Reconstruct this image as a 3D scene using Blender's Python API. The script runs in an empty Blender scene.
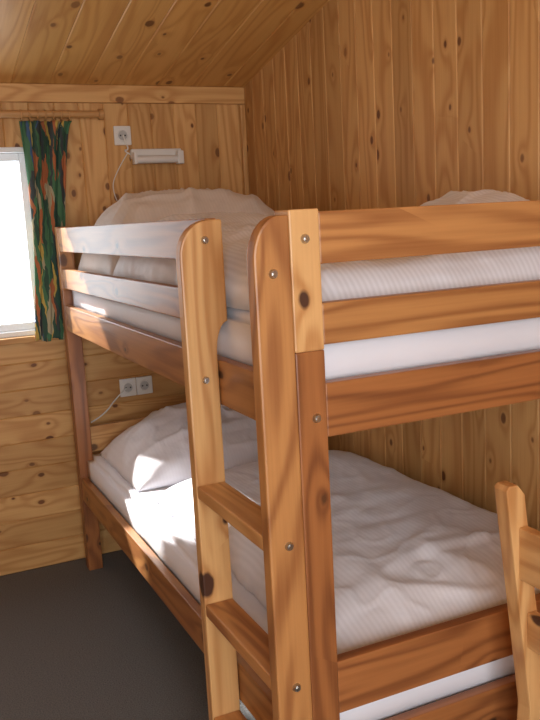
import bpy, bmesh, math, random
from mathutils import Vector, Matrix, noise
# ---------- measured dimensions (metres) ----------
L=2.05
CAM=(-.6199,-1.248,1.382); YAW,PITCH,ROLL,FPX=24.61,9.654,3.082,826.3
D=dict(z1t=1.396,z1b=1.302,z2t=1.235,z2b=1.162,z3t=1.094,z3b=.9961,z5t=.5643,z5b=.4594,z6t=.3972)
Xw=.8683; Yw=2.139; zc=1.94; cs=.2134; H=D['z1t']
seam_z=1.154; tread_z=(.813,.542)
wx1=-.038; wx0=wx1-.5; wz0=.975; wz1=1.709

# ---------- helpers ----------
random.seed(11)
scene=bpy.context.scene
COL=scene.collection
def new_obj(name,me,parent=None,mat=None,smooth=False):
    o=bpy.data.objects.new(name,me); COL.objects.link(o)
    if parent: o.parent=parent
    if mat: me.materials.append(mat)
    if smooth:
        for q in me.polygons: q.use_smooth=True
    return o
def empty(name):
    e=bpy.data.objects.new(name,None); COL.objects.link(e); e.empty_display_size=.1; return e
class Acc:
    def __init__(s): s.v=[];s.f=[];s.g=[];s.t=[]
    def add_bm(s,bm,gcs,tone,M):
        b=len(s.v); off=Vector((random.uniform(0,60),random.uniform(0,60),0))
        bm.verts.index_update()
        for v in bm.verts:
            s.v.append(tuple(M@v.co)); s.g.append(tuple(Vector(gcs(v.co))+off)); s.t.append(tone)
        for f in bm.faces: s.f.append([b+v.index for v in f.verts])
        bm.free()
    def box(s,lo,hi,ax=0,bev=.002,tone=None,M=None,only_long=False):
        lo=Vector(lo);hi=Vector(hi); c=(lo+hi)/2; d=hi-lo
        bm=bmesh.new(); bmesh.ops.create_cube(bm,size=1)
        for v in bm.verts: v.co=Vector((v.co.x*d.x,v.co.y*d.y,v.co.z*d.z))
        if bev>0:
            ed=bm.edges[:]
            if only_long: ed=[e for e in ed if abs((e.verts[0].co-e.verts[1].co)[ax])>1e-6]
            bmesh.ops.bevel(bm,geom=ed,offset=bev,segments=1 if only_long else 2,affect='EDGES',profile=.6)
        oth=[i for i in range(3) if i!=ax]
        T=Matrix.Translation(c)
        s.add_bm(bm,lambda co:(co[ax],co[oth[0]],co[oth[1]]),random.random() if tone is None else tone,(M@T) if M else T)
    def prism(s,poly,ax,a0,a1,gax,bev=.002,tone=None,M=None):
        oth=[i for i in range(3) if i!=ax]
        bm=bmesh.new(); vs=[]
        for q in poly:
            co=[0,0,0]; co[oth[0]],co[oth[1]]=q; co[ax]=a0; vs.append(bm.verts.new(co))
        f=bm.faces.new(vs); r=bmesh.ops.extrude_face_region(bm,geom=[f])
        for e in r['geom']:
            if isinstance(e,bmesh.types.BMVert): e.co[ax]=a1
        bmesh.ops.recalc_face_normals(bm,faces=bm.faces)
        if bev>0:
            ed=[e for e in bm.edges if len(e.link_faces)==2 and e.calc_face_angle()>.6]
            bmesh.ops.bevel(bm,geom=ed,offset=bev,segments=2,affect='EDGES',profile=.6)
        o2=[i for i in range(3) if i!=gax]
        s.add_bm(bm,lambda co:(co[gax],co[o2[0]],co[o2[1]]),random.random() if tone is None else tone,M or Matrix.Identity(4))
    def obj(s,name,mat,parent=None):
        me=bpy.data.meshes.new(name); me.from_pydata(s.v,[],s.f); me.update()
        a=me.attributes.new('gc','FLOAT_VECTOR','POINT'); a.data.foreach_set('vector',[c for g in s.g for c in g])
        a=me.attributes.new('tone','FLOAT','POINT'); a.data.foreach_set('value',s.t)
        return new_obj(name,me,parent,mat)

# ---------- materials ----------
def base_mat(name):
    m=bpy.data.materials.new(name); m.use_nodes=True; nt=m.node_tree
    return m,nt,nt.nodes['Principled BSDF']
def N(nt,t,**k):
    n=nt.nodes.new(t)
    for a,v in k.items(): setattr(n,a,v)
    return n
def mth(nt,op,a,b=None,c=None,clamp=False):
    n=N(nt,'ShaderNodeMath',operation=op); n.use_clamp=clamp
    for i,v in enumerate((a,b,c)):
        if v is None: continue
        if isinstance(v,(int,float)): n.inputs[i].default_value=v
        else: nt.links.new(v,n.inputs[i])
    return n.outputs[0]
def mixc(nt,f,a,b,blend='MIX'):
    n=N(nt,'ShaderNodeMix',data_type='RGBA',blend_type=blend)
    for s,v in ((n.inputs[0],f),(n.inputs[6],a),(n.inputs[7],b)):
        if isinstance(v,(int,float)): s.default_value=v
        elif isinstance(v,tuple): s.default_value=(*v,1)
        else: nt.links.new(v,s)
    return n.outputs[2]
def wood(name,light,dark,knotc,rough=.4,kx=4,ky=6,present=.45,tonevar=.35,ringamt=.65,coat=0.0,ringf=26,spec=.5,kr=(.03,.06)):
    m,nt,b=base_mat(name)
    at=N(nt,'ShaderNodeAttribute',attribute_name='gc'); tn=N(nt,'ShaderNodeAttribute',attribute_name='tone')
    def mapped(sc):
        mp=N(nt,'ShaderNodeMapping'); mp.inputs['Scale'].default_value=sc; nt.links.new(at.outputs['Vector'],mp.inputs[0]); return mp.outputs[0]
    n1=N(nt,'ShaderNodeTexNoise'); nt.links.new(mapped((.9,8,8)),n1.inputs['Vector']); n1.inputs['Scale'].default_value=1; n1.inputs['Detail'].default_value=1.5; n1.inputs['Distortion'].default_value=.4
    fn=N(nt,'ShaderNodeTexNoise'); nt.links.new(mapped((4,160,160)),fn.inputs['Vector']); fn.inputs['Scale'].default_value=1; fn.inputs['Detail'].default_value=3
    kn=N(nt,'ShaderNodeTexNoise'); nt.links.new(mapped((40,60,60)),kn.inputs['Vector']); kn.inputs['Scale'].default_value=1; kn.inputs['Detail'].default_value=2
    sp=N(nt,'ShaderNodeSeparateXYZ'); nt.links.new(at.outputs['Vector'],sp.inputs[0])
    yz=mth(nt,'ADD',sp.outputs[1],sp.outputs[2])
    cb=N(nt,'ShaderNodeCombineXYZ'); nt.links.new(mth(nt,'MULTIPLY',sp.outputs[0],kx),cb.inputs[0]); nt.links.new(mth(nt,'MULTIPLY',yz,ky),cb.inputs[1])
    vo=N(nt,'ShaderNodeTexVoronoi',voronoi_dimensions='2D'); vo.inputs['Scale'].default_value=1; nt.links.new(cb.outputs[0],vo.inputs['Vector'])
    sc=N(nt,'ShaderNodeSeparateColor'); nt.links.new(vo.outputs['Color'],sc.inputs[0])
    d=mth(nt,'MULTIPLY_ADD',mth(nt,'SUBTRACT',kn.outputs[0],.5),.04,vo.outputs['Distance'])
    pres=mth(nt,'LESS_THAN',sc.outputs[0],present)
    rad=mth(nt,'MULTIPLY_ADD',mth(nt,'POWER',sc.outputs[1],2.0),kr[1],kr[0])
    near=mth(nt,'MULTIPLY',mth(nt,'EXPONENT',mth(nt,'MULTIPLY',vo.outputs['Distance'],-7.0)),pres)
    ph=mth(nt,'MULTIPLY_ADD',near,9.0,mth(nt,'MULTIPLY',n1.outputs[0],ringf*2.2))
    ring=mth(nt,'POWER',mth(nt,'MULTIPLY_ADD',mth(nt,'SINE',ph),.5,.5),1.8)
    fac=mth(nt,'ADD',mth(nt,'MULTIPLY',ring,ringamt),mth(nt,'MULTIPLY_ADD',fn.outputs[0],.6,-.12),clamp=True)
    col=mixc(nt,fac,light,dark)
    kd=mth(nt,'SUBTRACT',rad,d); km=mth(nt,'MULTIPLY',mth(nt,'MULTIPLY',mth(nt,'ADD',kd,.012),32.0,clamp=True),mth(nt,'MULTIPLY',pres,mth(nt,'MULTIPLY_ADD',sc.outputs[2],.4,.6)))
    halo=mth(nt,'MULTIPLY',mth(nt,'MULTIPLY',mth(nt,'SUBTRACT',mth(nt,'ADD',rad,.08),d),7.0,clamp=True),mth(nt,'MULTIPLY',pres,.65))
    col=mixc(nt,halo,col,dark); col=mixc(nt,km,col,knotc)
    tv=mth(nt,'MULTIPLY_ADD',tn.outputs['Fac'],tonevar,1-tonevar*.5)
    cc=N(nt,'ShaderNodeCombineColor')
    nt.links.new(tv,cc.inputs[0]); nt.links.new(mth(nt,'POWER',tv,1.12),cc.inputs[1]); nt.links.new(mth(nt,'POWER',tv,1.35),cc.inputs[2])
    col=mixc(nt,1.0,col,cc.outputs[0],'MULTIPLY')
    nt.links.new(col,b.inputs['Base Color'])
    b.inputs['Roughness'].default_value=rough; b.inputs['Coat Weight'].default_value=coat; b.inputs['Coat Roughness'].default_value=.3
    b.inputs['Specular IOR Level'].default_value=spec
    bp=N(nt,'ShaderNodeBump'); bp.inputs['Strength'].default_value=.12; bp.inputs['Distance'].default_value=.002; nt.links.new(fac,bp.inputs['Height']); nt.links.new(bp.outputs[0],b.inputs['Normal'])
    return m
def lin(r,g,b):
    f=lambda c:(c/255/12.92) if c/255<=.04045 else ((c/255+.055)/1.055)**2.4
    return (f(r),f(g),f(b))
M_wall=wood('pine_panel',lin(210,165,106),lin(182,130,74),lin(100,58,32),.5,kx=5.5,ky=8.5,tonevar=.3,present=.68,spec=.35,kr=(.04,.07))
M_ceil=wood('pine_ceiling',lin(220,172,102),lin(196,140,74),lin(104,62,32),.42,kx=4.5,ky=7,tonevar=.24,present=.62,kr=(.04,.07))
M_bed=wood('pine_bed_honey',lin(192,137,81),lin(142,88,47),lin(58,32,20),.42,kx=4,ky=6.5,present=.65,tonevar=.5,coat=.1,ringf=24,kr=(.035,.08))
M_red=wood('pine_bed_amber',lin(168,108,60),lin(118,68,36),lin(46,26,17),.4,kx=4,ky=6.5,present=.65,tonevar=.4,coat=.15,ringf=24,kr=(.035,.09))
M_light=wood('pine_bed_light',lin(216,171,114),lin(178,124,72),lin(70,42,30),.4,kx=4,ky=6.5,present=.65,tonevar=.3,coat=.1,ringf=24,kr=(.035,.08))
def plain(name,col,rough=.5,metal=0):
    m,nt,b=base_mat(name); b.inputs['Roughness'].default_value=rough; b.inputs['Metallic'].default_value=metal
    n=N(nt,'ShaderNodeTexNoise'); n.inputs['Scale'].default_value=60
    nt.links.new(mixc(nt,n.outputs[0],tuple(c*.94 for c in col),tuple(min(1,c*1.05) for c in col)),b.inputs['Base Color'])
    return m
M_white=plain('white_plastic',(.74,.73,.7),.4); M_frame=plain('window_paint_white',(.84,.87,.9),.45); M_metal=plain('bolt_steel',(.55,.53,.5),.3,1.0)
M_dark=plain('dark_hole',(.02,.02,.02),.6); M_sock=plain('socket_grey',(.45,.45,.44),.5)
def fabric(name,col,stripe=0.0,axis='X',bump=.22):
    m,nt,b=base_mat(name); tc=N(nt,'ShaderNodeTexCoord')
    w=N(nt,'ShaderNodeTexWave',bands_direction=axis); w.inputs['Scale'].default_value=26; w.inputs['Distortion'].default_value=.15; nt.links.new(tc.outputs['Object'],w.inputs['Vector'])
    f=mth(nt,'MULTIPLY',w.outputs['Fac'],stripe)
    nt.links.new(mixc(nt,f,col,tuple(c*.72 for c in col)),b.inputs['Base Color'])
    b.inputs['Roughness'].default_value=.62; b.inputs['Sheen Weight'].default_value=.2
    n=N(nt,'ShaderNodeTexNoise'); n.inputs['Scale'].default_value=7; n.inputs['Detail'].default_value=4; n.inputs['Distortion'].default_value=1.0; nt.links.new(tc.outputs['Object'],n.inputs['Vector'])
    bp=N(nt,'ShaderNodeBump'); bp.inputs['Strength'].default_value=bump; bp.inputs['Distance'].default_value=.015; nt.links.new(n.outputs[0],bp.inputs['Height']); nt.links.new(bp.outputs[0],b.inputs['Normal'])
    return m
M_sheet=fabric('cotton_sheet',(.78,.79,.86)); M_duvet=fabric('striped_damask_cotton',(.80,.81,.87),.42); M_duvet2=fabric('white_damask_cotton',(.80,.81,.88),.26)
M_pillow=fabric('pillow_cotton',(.80,.80,.86),.1,bump=.35); M_pillow2=fabric('pillow_cotton_cream',(.73,.67,.62),.15,bump=.35)
M_carpet,nt,b=base_mat('grey_carpet'); n=N(nt,'ShaderNodeTexNoise'); n.inputs['Scale'].default_value=220; n.inputs['Detail'].default_value=4
tc=N(nt,'ShaderNodeTexCoord'); nt.links.new(tc.outputs['Object'],n.inputs['Vector'])
nt.links.new(mixc(nt,n.outputs[0],(.055,.058,.06),(.27,.27,.27)),b.inputs['Base Color']); b.inputs['Roughness'].default_value=.95; b.inputs['Specular IOR Level'].default_value=.1
bp=N(nt,'ShaderNodeBump'); bp.inputs['Distance'].default_value=.004; nt.links.new(n.outputs[0],bp.inputs['Height']); nt.links.new(bp.outputs[0],b.inputs['Normal'])
M_curt,nt,b=base_mat('patterned_curtain'); tc=N(nt,'ShaderNodeTexCoord'); v=N(nt,'ShaderNodeTexVoronoi'); v.inputs['Scale'].default_value=42
mp=N(nt,'ShaderNodeMapping'); mp.inputs['Scale'].default_value=(1.9,.4,.2); mp.inputs['Rotation'].default_value=(0,.12,0); nz=N(nt,'ShaderNodeTexNoise'); nz.inputs['Scale'].default_value=16
nt.links.new(tc.outputs['Object'],nz.inputs['Vector']); va=N(nt,'ShaderNodeVectorMath',operation='MULTIPLY_ADD'); nt.links.new(nz.outputs['Color'],va.inputs[0]); va.inputs[1].default_value=(.035,.035,.06); nt.links.new(tc.outputs['Object'],va.inputs[2])
nt.links.new(va.outputs[0],mp.inputs[0]); nt.links.new(mp.outputs[0],v.inputs['Vector'])
sc=N(nt,'ShaderNodeSeparateColor'); nt.links.new(v.outputs['Color'],sc.inputs[0]); cr=N(nt,'ShaderNodeValToRGB'); cr.color_ramp.interpolation='CONSTANT'
els=[(0,(.03,.075,.05)),(.28,(.045,.055,.055)),(.45,(.06,.16,.08)),(.6,(.48,.34,.08)),(.72,(.4,.13,.05)),(.81,(.36,.32,.2)),(.89,(.05,.1,.2))]
cr.color_ramp.elements[0].color=(*els[0][1],1); cr.color_ramp.elements[1].position=els[1][0]; cr.color_ramp.elements[1].color=(*els[1][1],1)
for q,c in els[2:]: e=cr.color_ramp.elements.new(q); e.color=(*c,1)
nt.links.new(sc.outputs[0],cr.inputs[0]); nt.links.new(cr.outputs[0],b.inputs['Base Color']); b.inputs['Roughness'].default_value=.9

# ---------- room ----------
XL=-1.95; YB=-2.35; T=.02
ceilz=lambda y: zc+cs*(Yw-y)
a=Acc(); nb=9; hb=wz0/nb; zt=zc+.012; BV=.0035
a.box((XL-.02,Yw,-.04),(Xw+.02,Yw+T,0),0,0)
for i in range(nb): a.box((XL,Yw,i*hb),(Xw+.02,Yw+T,(i+1)*hb),0,BV,only_long=True)
x=wx1
while x<Xw-1e-4:
    x2=x+.098; a.box((x,Yw,wz0),(x2,Yw+T,zt),2,BV,only_long=True); x=x2
x=wx0
while x>XL+1e-4:
    x2=x-.098; a.box((x2,Yw,wz0),(x,Yw+T,zt),2,BV,only_long=True); x=x2
n=5
for i in range(n):
    w=(wx1-wx0)/n; a.box((wx0+i*w,Yw,wz1),(wx0+(i+1)*w,Yw+T,zt),2,BV,only_long=True)
a.obj('wall_back',M_wall)
a=Acc(); y=Yw+.0
while y>YB+1e-4:
    y2=max(y-.105,YB); a.box((Xw,y2,-.03),(Xw+T,y,ceilz(y2)+.01),2,BV,only_long=True); y=y2
a.obj('wall_right',M_wall)
a=Acc(); y=Yw
while y>YB+1e-4:
    y2=max(y-.14,YB); a.box((XL-T,y2,-.03),(XL,y,ceilz(y2)+.01),2,BV,only_long=True); y=y2
a.obj('wall_left',M_wall)
a=Acc(); f0,f1,g0,g1=-1.5,-.2,.6,2.1; ht=ceilz(YB)+.01  # opening in the unseen wall, added to let the fill light in
x=XL
while x<Xw-1e-4:
    x2=min(x+.11,Xw)
    if x2>f0 and x<f1:
        a.box((x,YB-T,-.03),(x2,YB,g0),2,BV,only_long=True); a.box((x,YB-T,g1),(x2,YB,ht),2,BV,only_long=True)
    else: a.box((x,YB-T,-.03),(x2,YB,ht),2,BV,only_long=True)
    x=x2
a.obj('wall_front',M_wall)
a=Acc(); ang=math.atan(cs); Lc=(Yw-YB)/math.cos(ang)
Mc=Matrix.Translation((0,Yw,zc))@Matrix.Rotation(-ang,4,'X')
x=Xw+.05
while x>XL-.05:
    a.box((x-.145,-Lc-.1,0),(x,.06,.02),1,BV,M=Mc,only_long=True); x-=.145
a.obj('ceiling',M_ceil)
me=bpy.data.meshes.new('floor'); q=.06
me.from_pydata([(XL-q,YB-q,0),(Xw+q,YB-q,0),(Xw+q,Yw+q,0),(XL-q,Yw+q,0),(XL-q,YB-q,-.05),(Xw+q,YB-q,-.05),(Xw+q,Yw+q,-.05),(XL-q,Yw+q,-.05)],[],[(0,1,2,3),(7,6,5,4),(0,4,5,1),(1,5,6,2),(2,6,7,3),(3,7,4,0)]); new_obj('floor',me,None,M_carpet)
a=Acc(); a.box((XL,Yw-.022,zc-.065),(Xw,Yw,zc+.003),0,.003,tone=.8); a.obj('trim_1',M_wall)
a=Acc(); a.box((Xw-.022,Yw-.022,0),(Xw,Yw,zc-.067),2,.004,tone=.5); a.obj('trim_2',M_wall)
def window(name,x0,x1,z0,z1,yin,yout):
    e=empty(name); a=Acc(); ys=sorted((yin,yout))
    def fr(x0,x1,z0,z1,ya,yb,w):
        a.box((x0,ya,z0),(x0+w,yb,z1),2,.003); a.box((x1-w,ya,z0),(x1,yb,z1),2,.003)
        a.box((x0+w,ya,z0),(x1-w,yb,z0+w),0,.003); a.box((x0+w,ya,z1-w),(x1-w,yb,z1),0,.003)
    fr(x0,x1,z0,z1,ys[0],ys[1],.02)
    xm=(x0+x1)/2; ym=(yin*.3+yout*.7)
    if x1-x0>.8: fr(x0+.02,xm,z0+.02,z1-.02,ym-.015,ym+.015,.035); fr(xm,x1-.02,z0+.02,z1-.02,ym-.015,ym+.015,.035)
    else: fr(x0+.02,x1-.02,z0+.02,z1-.02,ym-.015,ym+.015,.03)
    a.obj('sash_frame',M_frame,e)
    s=1 if yout>yin else -1
    a=Acc(); a.box((x0-.04,min(yin-s*.04,yin),z0-.025),(x1+.04,max(yin-s*.04,yin),z0),0,.004); a.obj('sill',M_wall,e)
window('window_1',wx0,wx1,wz0,wz1,Yw,Yw+.07)
window('added_fill_window',f0,f1,g0,g1,YB,YB-.07)  # out-of-view window behind the camera, added to carry the fill light

# ---------- bunk bed ----------
W=Xw-.03; P=.057; bed=empty('bunk_bed'); zs=seam_z
for i,(x,y) in enumerate([(0,0),(0,L-P),(W-P,0),(W-P,L-P)]):
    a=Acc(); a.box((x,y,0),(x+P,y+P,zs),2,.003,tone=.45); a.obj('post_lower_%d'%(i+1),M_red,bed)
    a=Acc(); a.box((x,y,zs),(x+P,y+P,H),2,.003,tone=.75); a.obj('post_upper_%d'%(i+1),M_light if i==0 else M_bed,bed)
t=.026; z6b=D['z6t']-.095
rails=[(D['z1b'],D['z1t']-.005),(D['z2b'],D['z2t']),(D['z3b'],D['z3t']),(D['z5b'],D['z5t']),(z6b,D['z6t'])]
tones=[.6,.4,.5,.7,.6]
for k,(za,zb) in enumerate(rails):
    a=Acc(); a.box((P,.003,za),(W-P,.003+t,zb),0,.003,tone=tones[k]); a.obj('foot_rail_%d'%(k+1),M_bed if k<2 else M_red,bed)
    up=.03 if k==3 else 0
    a=Acc(); a.box((P,L-.003-t,za+up),(W-P,L-.003,zb+up),0,.003,tone=.6); a.obj('head_rail_%d'%(k+1),M_light if k==3 else M_bed,bed)
yf=.37; st=.032
for k,(za,zb) in enumerate(rails):
    if k==3: continue
    y0=yf+st if k<2 else P
    a=Acc(); a.box((.002,y0,za),(.002+t,L-P,zb),1,.003,tone=[.4,.3,.2,0,.15][k]); a.obj('side_rail_%d'%(k+1),M_bed,bed)
    if k>1:
        a=Acc(); a.box((W-.002-t,P,za),(W-.002,L-P,zb),1,.003); a.obj('inner_side_rail_%d'%(k+1),M_bed,bed)
for nm,zb in (('slats_upper',D['z3b']+.03),('slats_lower',z6b+.03)):
    a=Acc()
    a.box((.028,P,zb-.03),(.05,L-P,zb),1,.002); a.box((W-.05,P,zb-.03),(W-.028,L-P,zb),1,.002)
    for i in range(14):
        y=P+.03+i*(L-2*P-.1)/13.; a.box((.03,y,zb),(W-.03,y+.07,zb+.018),0,.002)
    a.obj(nm,M_light,bed)
ex=-.068
def stile(y0,inner,name,tone,mat):
    top=H-.008; poly=[(0,0),(0,D['z3t']+.01)]
    if inner>0:
        z0=D['z3t']+.01
        for i in range(1,9): q=i/8*math.pi/2; poly.append((inner*(1-math.cos(q)),z0+.07*math.sin(q)))
        poly.append((inner,top))
    else: poly.append((0,top))
    x1=poly[-1][0]; rx=.052 if inner==0 else .07; rz=.075
    xc=ex+rx
    if xc<x1-.002: poly.append((xc,top))
    for i in range(1,11):
        q=math.pi/2+i/10*math.pi/2; poly.append((min(xc+rx*math.cos(q),x1-.001),top-rz+rz*math.sin(q)))
    poly.append((ex,0))
    a=Acc(); a.prism(poly,1,y0,y0+st,2,.004,tone=tone); a.obj(name,mat,bed)
stile(.0,0,'ladder_stile_near',.5,M_bed); stile(yf,.028,'ladder_stile_far',.5,M_light)
dz=tread_z[0]-tread_z[1]; zt=[tread_z[0]-i*dz for i in range(3)]; zt[2]=.27
for i,z in enumerate(zt):
    a=Acc(); a.box((ex+.001,st,z-.014),(-.002,yf,z+.014),1,.004,tone=.7); a.obj('ladder_tread_%d'%(i+1),M_light if i==0 else M_bed,bed)
def bolt(x,y,z,name,r=.009):
    bm=bmesh.new()
    bmesh.ops.create_cone(bm,cap_ends=True,segments=20,radius1=r,radius2=r*.75,depth=.005,matrix=Matrix.Translation((x,y-.0025,z))@Matrix.Rotation(math.pi/2,4,'X'))
    bmesh.ops.create_cone(bm,cap_ends=True,segments=6,radius1=r*.45,radius2=r*.45,depth=.003,matrix=Matrix.Translation((x,y-.006,z))@Matrix.Rotation(math.pi/2,4,'X'))
    me=bpy.data.meshes.new(name); bm.to_mesh(me); bm.free(); new_obj(name,me,bed,M_metal)
z1m=(rails[0][0]+rails[0][1])/2
for k,(x,y,z) in enumerate([(P*.5,0,z1m),(P*.62,0,(rails[2][0]+rails[2][1])/2-.01),(ex*.45,0,zt[0]),(ex*.45,0,zt[1]),(ex*.5,0,rails[0][0]-.01),
     (-.012,yf,z1m),(-.03,yf,D['z3t']-.04),(-.03,yf,zt[0])]):
    bolt(x,y,z,'bolt_%d'%k,.0085)

# ---------- bedding ----------
def fbm(x,y,s,seed): return noise.fractal(Vector((x*s+seed,y*s-seed,seed*.37)),.9,2.1,4)
def ridge(x,y,s,seed): return 1-abs(noise.noise(Vector((x*s+seed,y*s,seed))))*2
def slab(name,x0,x1,y0,y1,zb,top,mat,nx=110,ny=150,pw=6,q=.5,edge=.012,seed=1.,wr=.012,wrf=None,parent=None):
    vs=[];fs=[]
    def pos(i,j):
        s=2*i/nx-1; t=2*j/ny-1
        s=math.sin(s*math.pi/2)*.5+s*.5; t=math.sin(t*math.pi/2)*.5+t*.5
        x=(x0+x1)/2+s*(x1-x0)/2; y=(y0+y1)/2+t*(y1-y0)/2
        m=max((1-abs(s)**pw)*(1-abs(t)**pw),0)**q
        ed=edge*fbm(x,y,5,seed)
        return x,y,x+ed*abs(s)**3*(1 if s<0 else .3),y+ed*abs(t)**3*(.3 if t<0 else 1),m
    idx={}
    for i in range(nx+1):
        for j in range(ny+1):
            x,y,x2,y2,m=pos(i,j)
            wx=x+.05*fbm(x,y,3,seed+5); k=wr*(wrf(x,y) if wrf else 1)
            h=top(x,y)+wr*.7*fbm(x,y,2.0,seed)+k*.18*fbm(x,y,11,seed)
            r1=max(0,ridge(wx*1.0,y*.5,6,seed+3)-.6); r2=max(0,ridge(wx*.45+y*.3,y*.9,5,seed+8)-.7)
            r3=max(0,ridge(wx*.9-y*.8,y*.6+x*.5,9,seed+12)-.8)
            h+=k*(1.6*r1+1.8*r2+1.2*r3)
            idx[i,j]=len(vs); vs.append((x2,y2,zb+h*m))
    for i in range(nx):
        for j in range(ny): fs.append((idx[i,j],idx[i+1,j],idx[i+1,j+1],idx[i,j+1]))
    b={}
    for i in range(nx+1):
        for j in range(ny+1):
            if i in(0,nx) or j in(0,ny): b[i,j]=idx[i,j]
            else:
                x,y,x2,y2,m=pos(i,j); b[i,j]=len(vs); vs.append((x2,y2,zb))
    for i in range(nx):
        for j in range(ny): fs.append((b[i,j],b[i,j+1],b[i+1,j+1],b[i+1,j]))
    me=bpy.data.meshes.new(name); me.from_pydata(vs,[],fs); me.update(); return new_obj(name,me,parent,mat,True)
def mattress(name,zb,h):
    bm=bmesh.new(); bmesh.ops.create_cube(bm,size=1)
    d=Vector((W-.066,L-.075,h)); c=Vector((W/2,L/2,zb+h/2))
    for v in bm.verts: v.co=Vector((v.co.x*d.x,v.co.y*d.y,v.co.z*d.z))
    bmesh.ops.bevel(bm,geom=bm.edges[:],offset=.022,segments=4,affect='EDGES')
    bmesh.ops.subdivide_edges(bm,edges=[e for e in bm.edges if e.calc_length()>.3],cuts=40,use_grid_fill=True)
    for v in bm.verts:
        co=v.co+c; v.co=co+Vector((noise.noise(co*7)*.004,noise.noise(co*7+Vector((9,0,0)))*.004,noise.noise(co*9)*.003))
    me=bpy.data.meshes.new(name); bm.to_mesh(me); bm.free(); new_obj(name,me,None,M_sheet,True)
zu=D['z3b']+.05; zl=z6b+.05
hu=rails[1][0]+.035-zu; hl=D['z5b']+.025-zl
mattress('mattress',zu,hu); mattress('mattress',zl,hl)
zu+=hu+.004; zl+=hl+.004
g=lambda x,y,cx,cy,sx,sy:math.exp(-((x-cx)/sx)**2-((y-cy)/sy)**2)
slab('duvet',.04,W-.01,.05,1.40,zu,lambda x,y:.1+.145*g(x,y,.85,.42,.32,.42)+.115*g(x,y,.3,1.3,.5,.42)+.03*g(x,y,.1,.7,.25,.3),M_duvet,seed=2.3,wr=.016,pw=8)
slab('duvet',.10,W-.03,.05,1.30,zl,lambda x,y:.11+.02*g(x,y,.55,.5,.3,.4),M_duvet2,seed=7.1,wr=.018,edge=.02,wrf=lambda x,y:.35+1.0*g(x,y,.6,.05,.45,.35))
slab('pillow',.05,W-.04,1.42,1.98,zu,lambda x,y:.305-.04*x,M_pillow2,nx=80,ny=80,pw=4,q=.6,seed=4,wr=.024,edge=.01)
slab('pillow',.08,W-.09,1.42,1.98,zl,lambda x,y:.14+.06*g(x,y,.5,1.85,.4,.2),M_pillow,nx=80,ny=80,pw=2.6,q=.55,seed=9,wr=.028,edge=.01)

# ---------- curtain & rod ----------
def tube(name,pts,r,mat,parent=None):
    cu=bpy.data.curves.new(name,'CURVE'); cu.dimensions='3D'; s=cu.splines.new('NURBS'); s.points.add(len(pts)-1)
    for q,pp in zip(s.points,pts): q.co=(*pp,1)
    s.use_endpoint_u=True; s.order_u=3; cu.bevel_depth=r; cu.bevel_resolution=4; cu.use_fill_caps=True
    o=bpy.data.objects.new(name+'_c',cu); COL.objects.link(o); dg=bpy.context.evaluated_depsgraph_get()
    me=bpy.data.meshes.new_from_object(o.evaluated_get(dg)); bpy.data.objects.remove(o); me.name=name; me.materials.clear()
    return new_obj(name,me,parent,mat,True)
cur=empty('window_curtain')
yc=Yw-.046; zr=1.826; rodx=.225
cTL,cTR,cBL,cBR=(-.085,1.8),(.115,1.8),(-.105,.955),(.01,.955)
vs=[];fs=[];nu,nv=120,60
for j in range(nv+1):
    t_=j/nv; z=cTL[1]+(cBL[1]-cTL[1])*t_
    x0=cTL[0]+(cBL[0]-cTL[0])*t_+.02*math.sin(t_*3.14); x1=cTR[0]+(cBR[0]-cTR[0])*t_**.6
    for i in range(nu+1):
        u=i/nu; am=.016*(.6+.4*math.sin(2+3*t_))
        vs.append((x0+(x1-x0)*u+.006*math.sin(9*u*6.28+t_*2),yc+am*math.sin(u*6.28*5.5+t_*1.3)+.006*math.sin(u*17+t_*5),z+.006*math.sin(u*12)*t_))
for j in range(nv):
    for i in range(nu): k=j*(nu+1)+i; fs.append((k,k+1,k+nu+2,k+nu+1))
me=bpy.data.meshes.new('cloth'); me.from_pydata(vs,[],fs); o=new_obj('cloth',me,cur,M_curt,True); o.modifiers.new('s','SOLIDIFY').thickness=.003
tube('curtain_rod',[(wx0-.15,yc,zr),(0,yc,zr),(rodx,yc,zr)],.014,M_light,cur)
for i,xx in enumerate((wx0-.1,rodx-.03)): tube('rod_bracket_%d'%i,[(xx,Yw,zr),(xx,yc,zr-.002)],.009,M_light,cur)
tube('finial',[(rodx-.002,yc,zr),(rodx+.016,yc,zr)],.021,M_light,cur)
for i in range(7):
    xx=cTL[0]+.01+i*(cTR[0]-cTL[0]-.02)/6
    tube('curtain_ring_%d'%i,[(xx,yc+.019*math.cos(q*6.283/12),zr+.019*math.sin(q*6.283/12)-.004) for q in range(13)],.0028,M_light,cur)

# ---------- sockets, lamp, cords ----------
def socket(name,cx,cz,n):
    e=empty(name)
    for i in range(n):
        a=Acc(); x=cx+(i-(n-1)/2)*.072
        a.box((x-.035,Yw-.012,cz-.038),(x+.035,Yw-.0005,cz+.038),0,.004); a.obj('plate_%d'%i,M_white,e)
        tube('rim_%d'%i,[(x+.022*math.cos(q*.2618),Yw-.013,cz+.022*math.sin(q*.2618)) for q in range(25)],.0025,M_white,e)
        tube('well_%d'%i,[(x,Yw-.0128,cz),(x,Yw-.0115,cz)],.019,M_sock,e)
        for s in (-1,1): tube('pin_%d_%d'%(i,s),[(x+s*.0095,Yw-.0138,cz),(x+s*.0095,Yw-.0115,cz)],.0035,M_dark,e)
socket('wall_socket',.324,1.748,1); socket('wall_socket',.296,.712,2)
lamp=empty('wall_reading_lamp'); lx0,lx1,lz=.350,.565,1.660
a=Acc(); a.box((lx0,Yw-.03,lz-.005),(lx1,Yw-.0005,lz+.033),0,.006); a.obj('housing',M_white,lamp)
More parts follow.
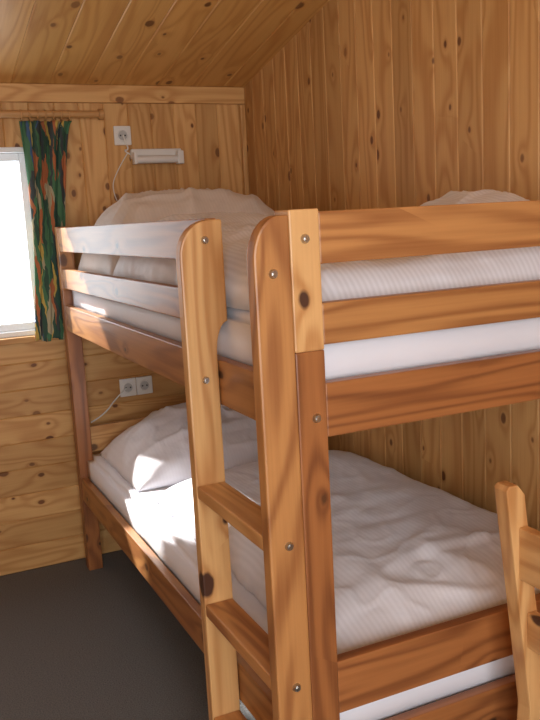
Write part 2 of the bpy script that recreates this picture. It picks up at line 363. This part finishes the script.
tube('lamp_tube',[(lx0+.012,Yw-.05,lz-.012),(lx1-.03,Yw-.05,lz-.012)],.016,M_white,lamp)
a=Acc(); a.box((lx1-.03,Yw-.068,lz-.032),(lx1-.004,Yw-.0305,lz+.022),0,.005); a.box((lx0,Yw-.066,lz-.03),(lx0+.014,Yw-.0305,lz+.02),0,.004); a.obj('end_caps',M_white,lamp)
tube('power_cord',[(lx0+.005,Yw-.01,lz+.01),(lx0-.03,Yw-.006,lz+.03),(.344,Yw-.02,1.69),(.324,Yw-.03,1.728),(.324,Yw-.02,1.748)],.003,M_white,lamp)
tube('pull_cord',[(lx0-.01,Yw-.008,lz+.02),(lx0-.06,Yw-.006,lz-.05),(lx0-.09,Yw-.006,lz-.12),(lx0-.07,Yw-.006,lz-.17)],.002,M_white,lamp)
tube('extension_cord',[(.25,Yw-.02,.712),(.2,Yw-.03,.68),(.15,Yw-.01,.61),(.09,Yw-.008,.585)],.003,M_white)

# ---------- chair (faces the right wall) ----------
ch=empty('pine_chair'); cw=.042; cyf=-.14; cx=.336; cztop=.89; lean=.12; cyn=cyf-.38
for nm,y0 in (('back_post_1',cyf),('back_post_2',cyn)):
    a=Acc(); zz=cztop; xb=cx+lean*(zz-.44)
    poly=[(cx+.006,zz),(cx+cw-.016,zz),(cx+cw,zz-.02),(xb+cw,.44),(xb+cw-.01,0),(xb-.03,0),(xb,.44),(cx,zz-.008)]
    a.prism(poly,1,y0,y0+.035,2,.003,tone=.7); a.obj(nm,M_light,ch)
xs=cx+lean*(cztop-.44)+cw
for nm,z0,z1 in (('back_rail_1',cztop-.18,cztop-.08),('back_rail_2',cztop-.32,cztop-.25)):
    a=Acc(); zm=(z0+z1)/2; xm=cx+lean*(cztop-zm)
    a.box((xm+.012,cyn+.035,z0),(xm+.032,cyf,z1),1,.003,tone=.6); a.obj(nm,M_light,ch)
a=Acc(); a.box((xs,cyn-.0,.43),(xs+.37,cyf+.035,.455),0,.006,tone=.6); a.obj('seat',M_light,ch)
a=Acc()
for y0 in (cyn,cyf): a.box((xs+.32,y0,0),(xs+.36,y0+.035,.43),2,.003)
a.box((xs,cyf+.005,.36),(xs+.32,cyf+.025,.43),0,.002); a.box((xs,cyn+.005,.36),(xs+.32,cyn+.025,.43),0,.002)
a.obj('legs_and_apron',M_light,ch)

# ---------- light ----------
w=bpy.data.worlds.new('sky'); scene.world=w; w.use_nodes=True; bg=w.node_tree.nodes['Background']; bg.inputs[0].default_value=(.84,.93,1,1); bg.inputs[1].default_value=1.9
def area(name,loc,tgt,sx,sy,pw,col):
    l=bpy.data.lights.new(name,'AREA'); l.shape='RECTANGLE'; l.size=sx; l.size_y=sy; l.energy=pw; l.color=col
    o=bpy.data.objects.new(name,l); COL.objects.link(o); o.location=loc; o.rotation_euler=(Vector(tgt)-Vector(loc)).to_track_quat('-Z','Y').to_euler(); return o
area('window_light_1',((wx0+wx1)/2,Yw+.14,(wz0+wz1)/2),((wx0+wx1)/2,0,(wz0+wz1)/2-.4),.45,.7,3.5,(.9,.96,1))
area('added_fill_light',((f0+f1)/2,YB-.12,(g0+g1)/2),((f0+f1)/2+.3,0,1.2),1.25,1.4,63,(.98,.98,.98))  # fill lamp added behind the camera to brighten bed and lower bunk
s=bpy.data.lights.new('sun','SUN'); s.energy=16; s.angle=.035; s.color=(1,.96,.9); so=bpy.data.objects.new('sun',s); COL.objects.link(so)
so.rotation_euler=Vector((.3,-.66,-.5)).to_track_quat('-Z','Y').to_euler()
# ---------- camera ----------
y_,t_,r_=[math.radians(q) for q in (YAW,PITCH,ROLL)]
fw=Vector((math.sin(y_)*math.cos(t_),math.cos(y_)*math.cos(t_),-math.sin(t_))); rt0=Vector((math.cos(y_),-math.sin(y_),0)); up0=rt0.cross(fw)
rt=rt0*math.cos(r_)-up0*math.sin(r_); up=up0*math.cos(r_)+rt0*math.sin(r_)
cd=bpy.data.cameras.new('camera'); cam=bpy.data.objects.new('camera',cd); COL.objects.link(cam)
cam.matrix_world=Matrix(((rt[0],up[0],-fw[0],CAM[0]),(rt[1],up[1],-fw[1],CAM[1]),(rt[2],up[2],-fw[2],CAM[2]),(0,0,0,1)))
cd.sensor_fit='VERTICAL'; cd.sensor_height=36; cd.lens=FPX*36/720; cd.clip_start=.02; scene.camera=cam
scene.view_settings.view_transform='Standard'
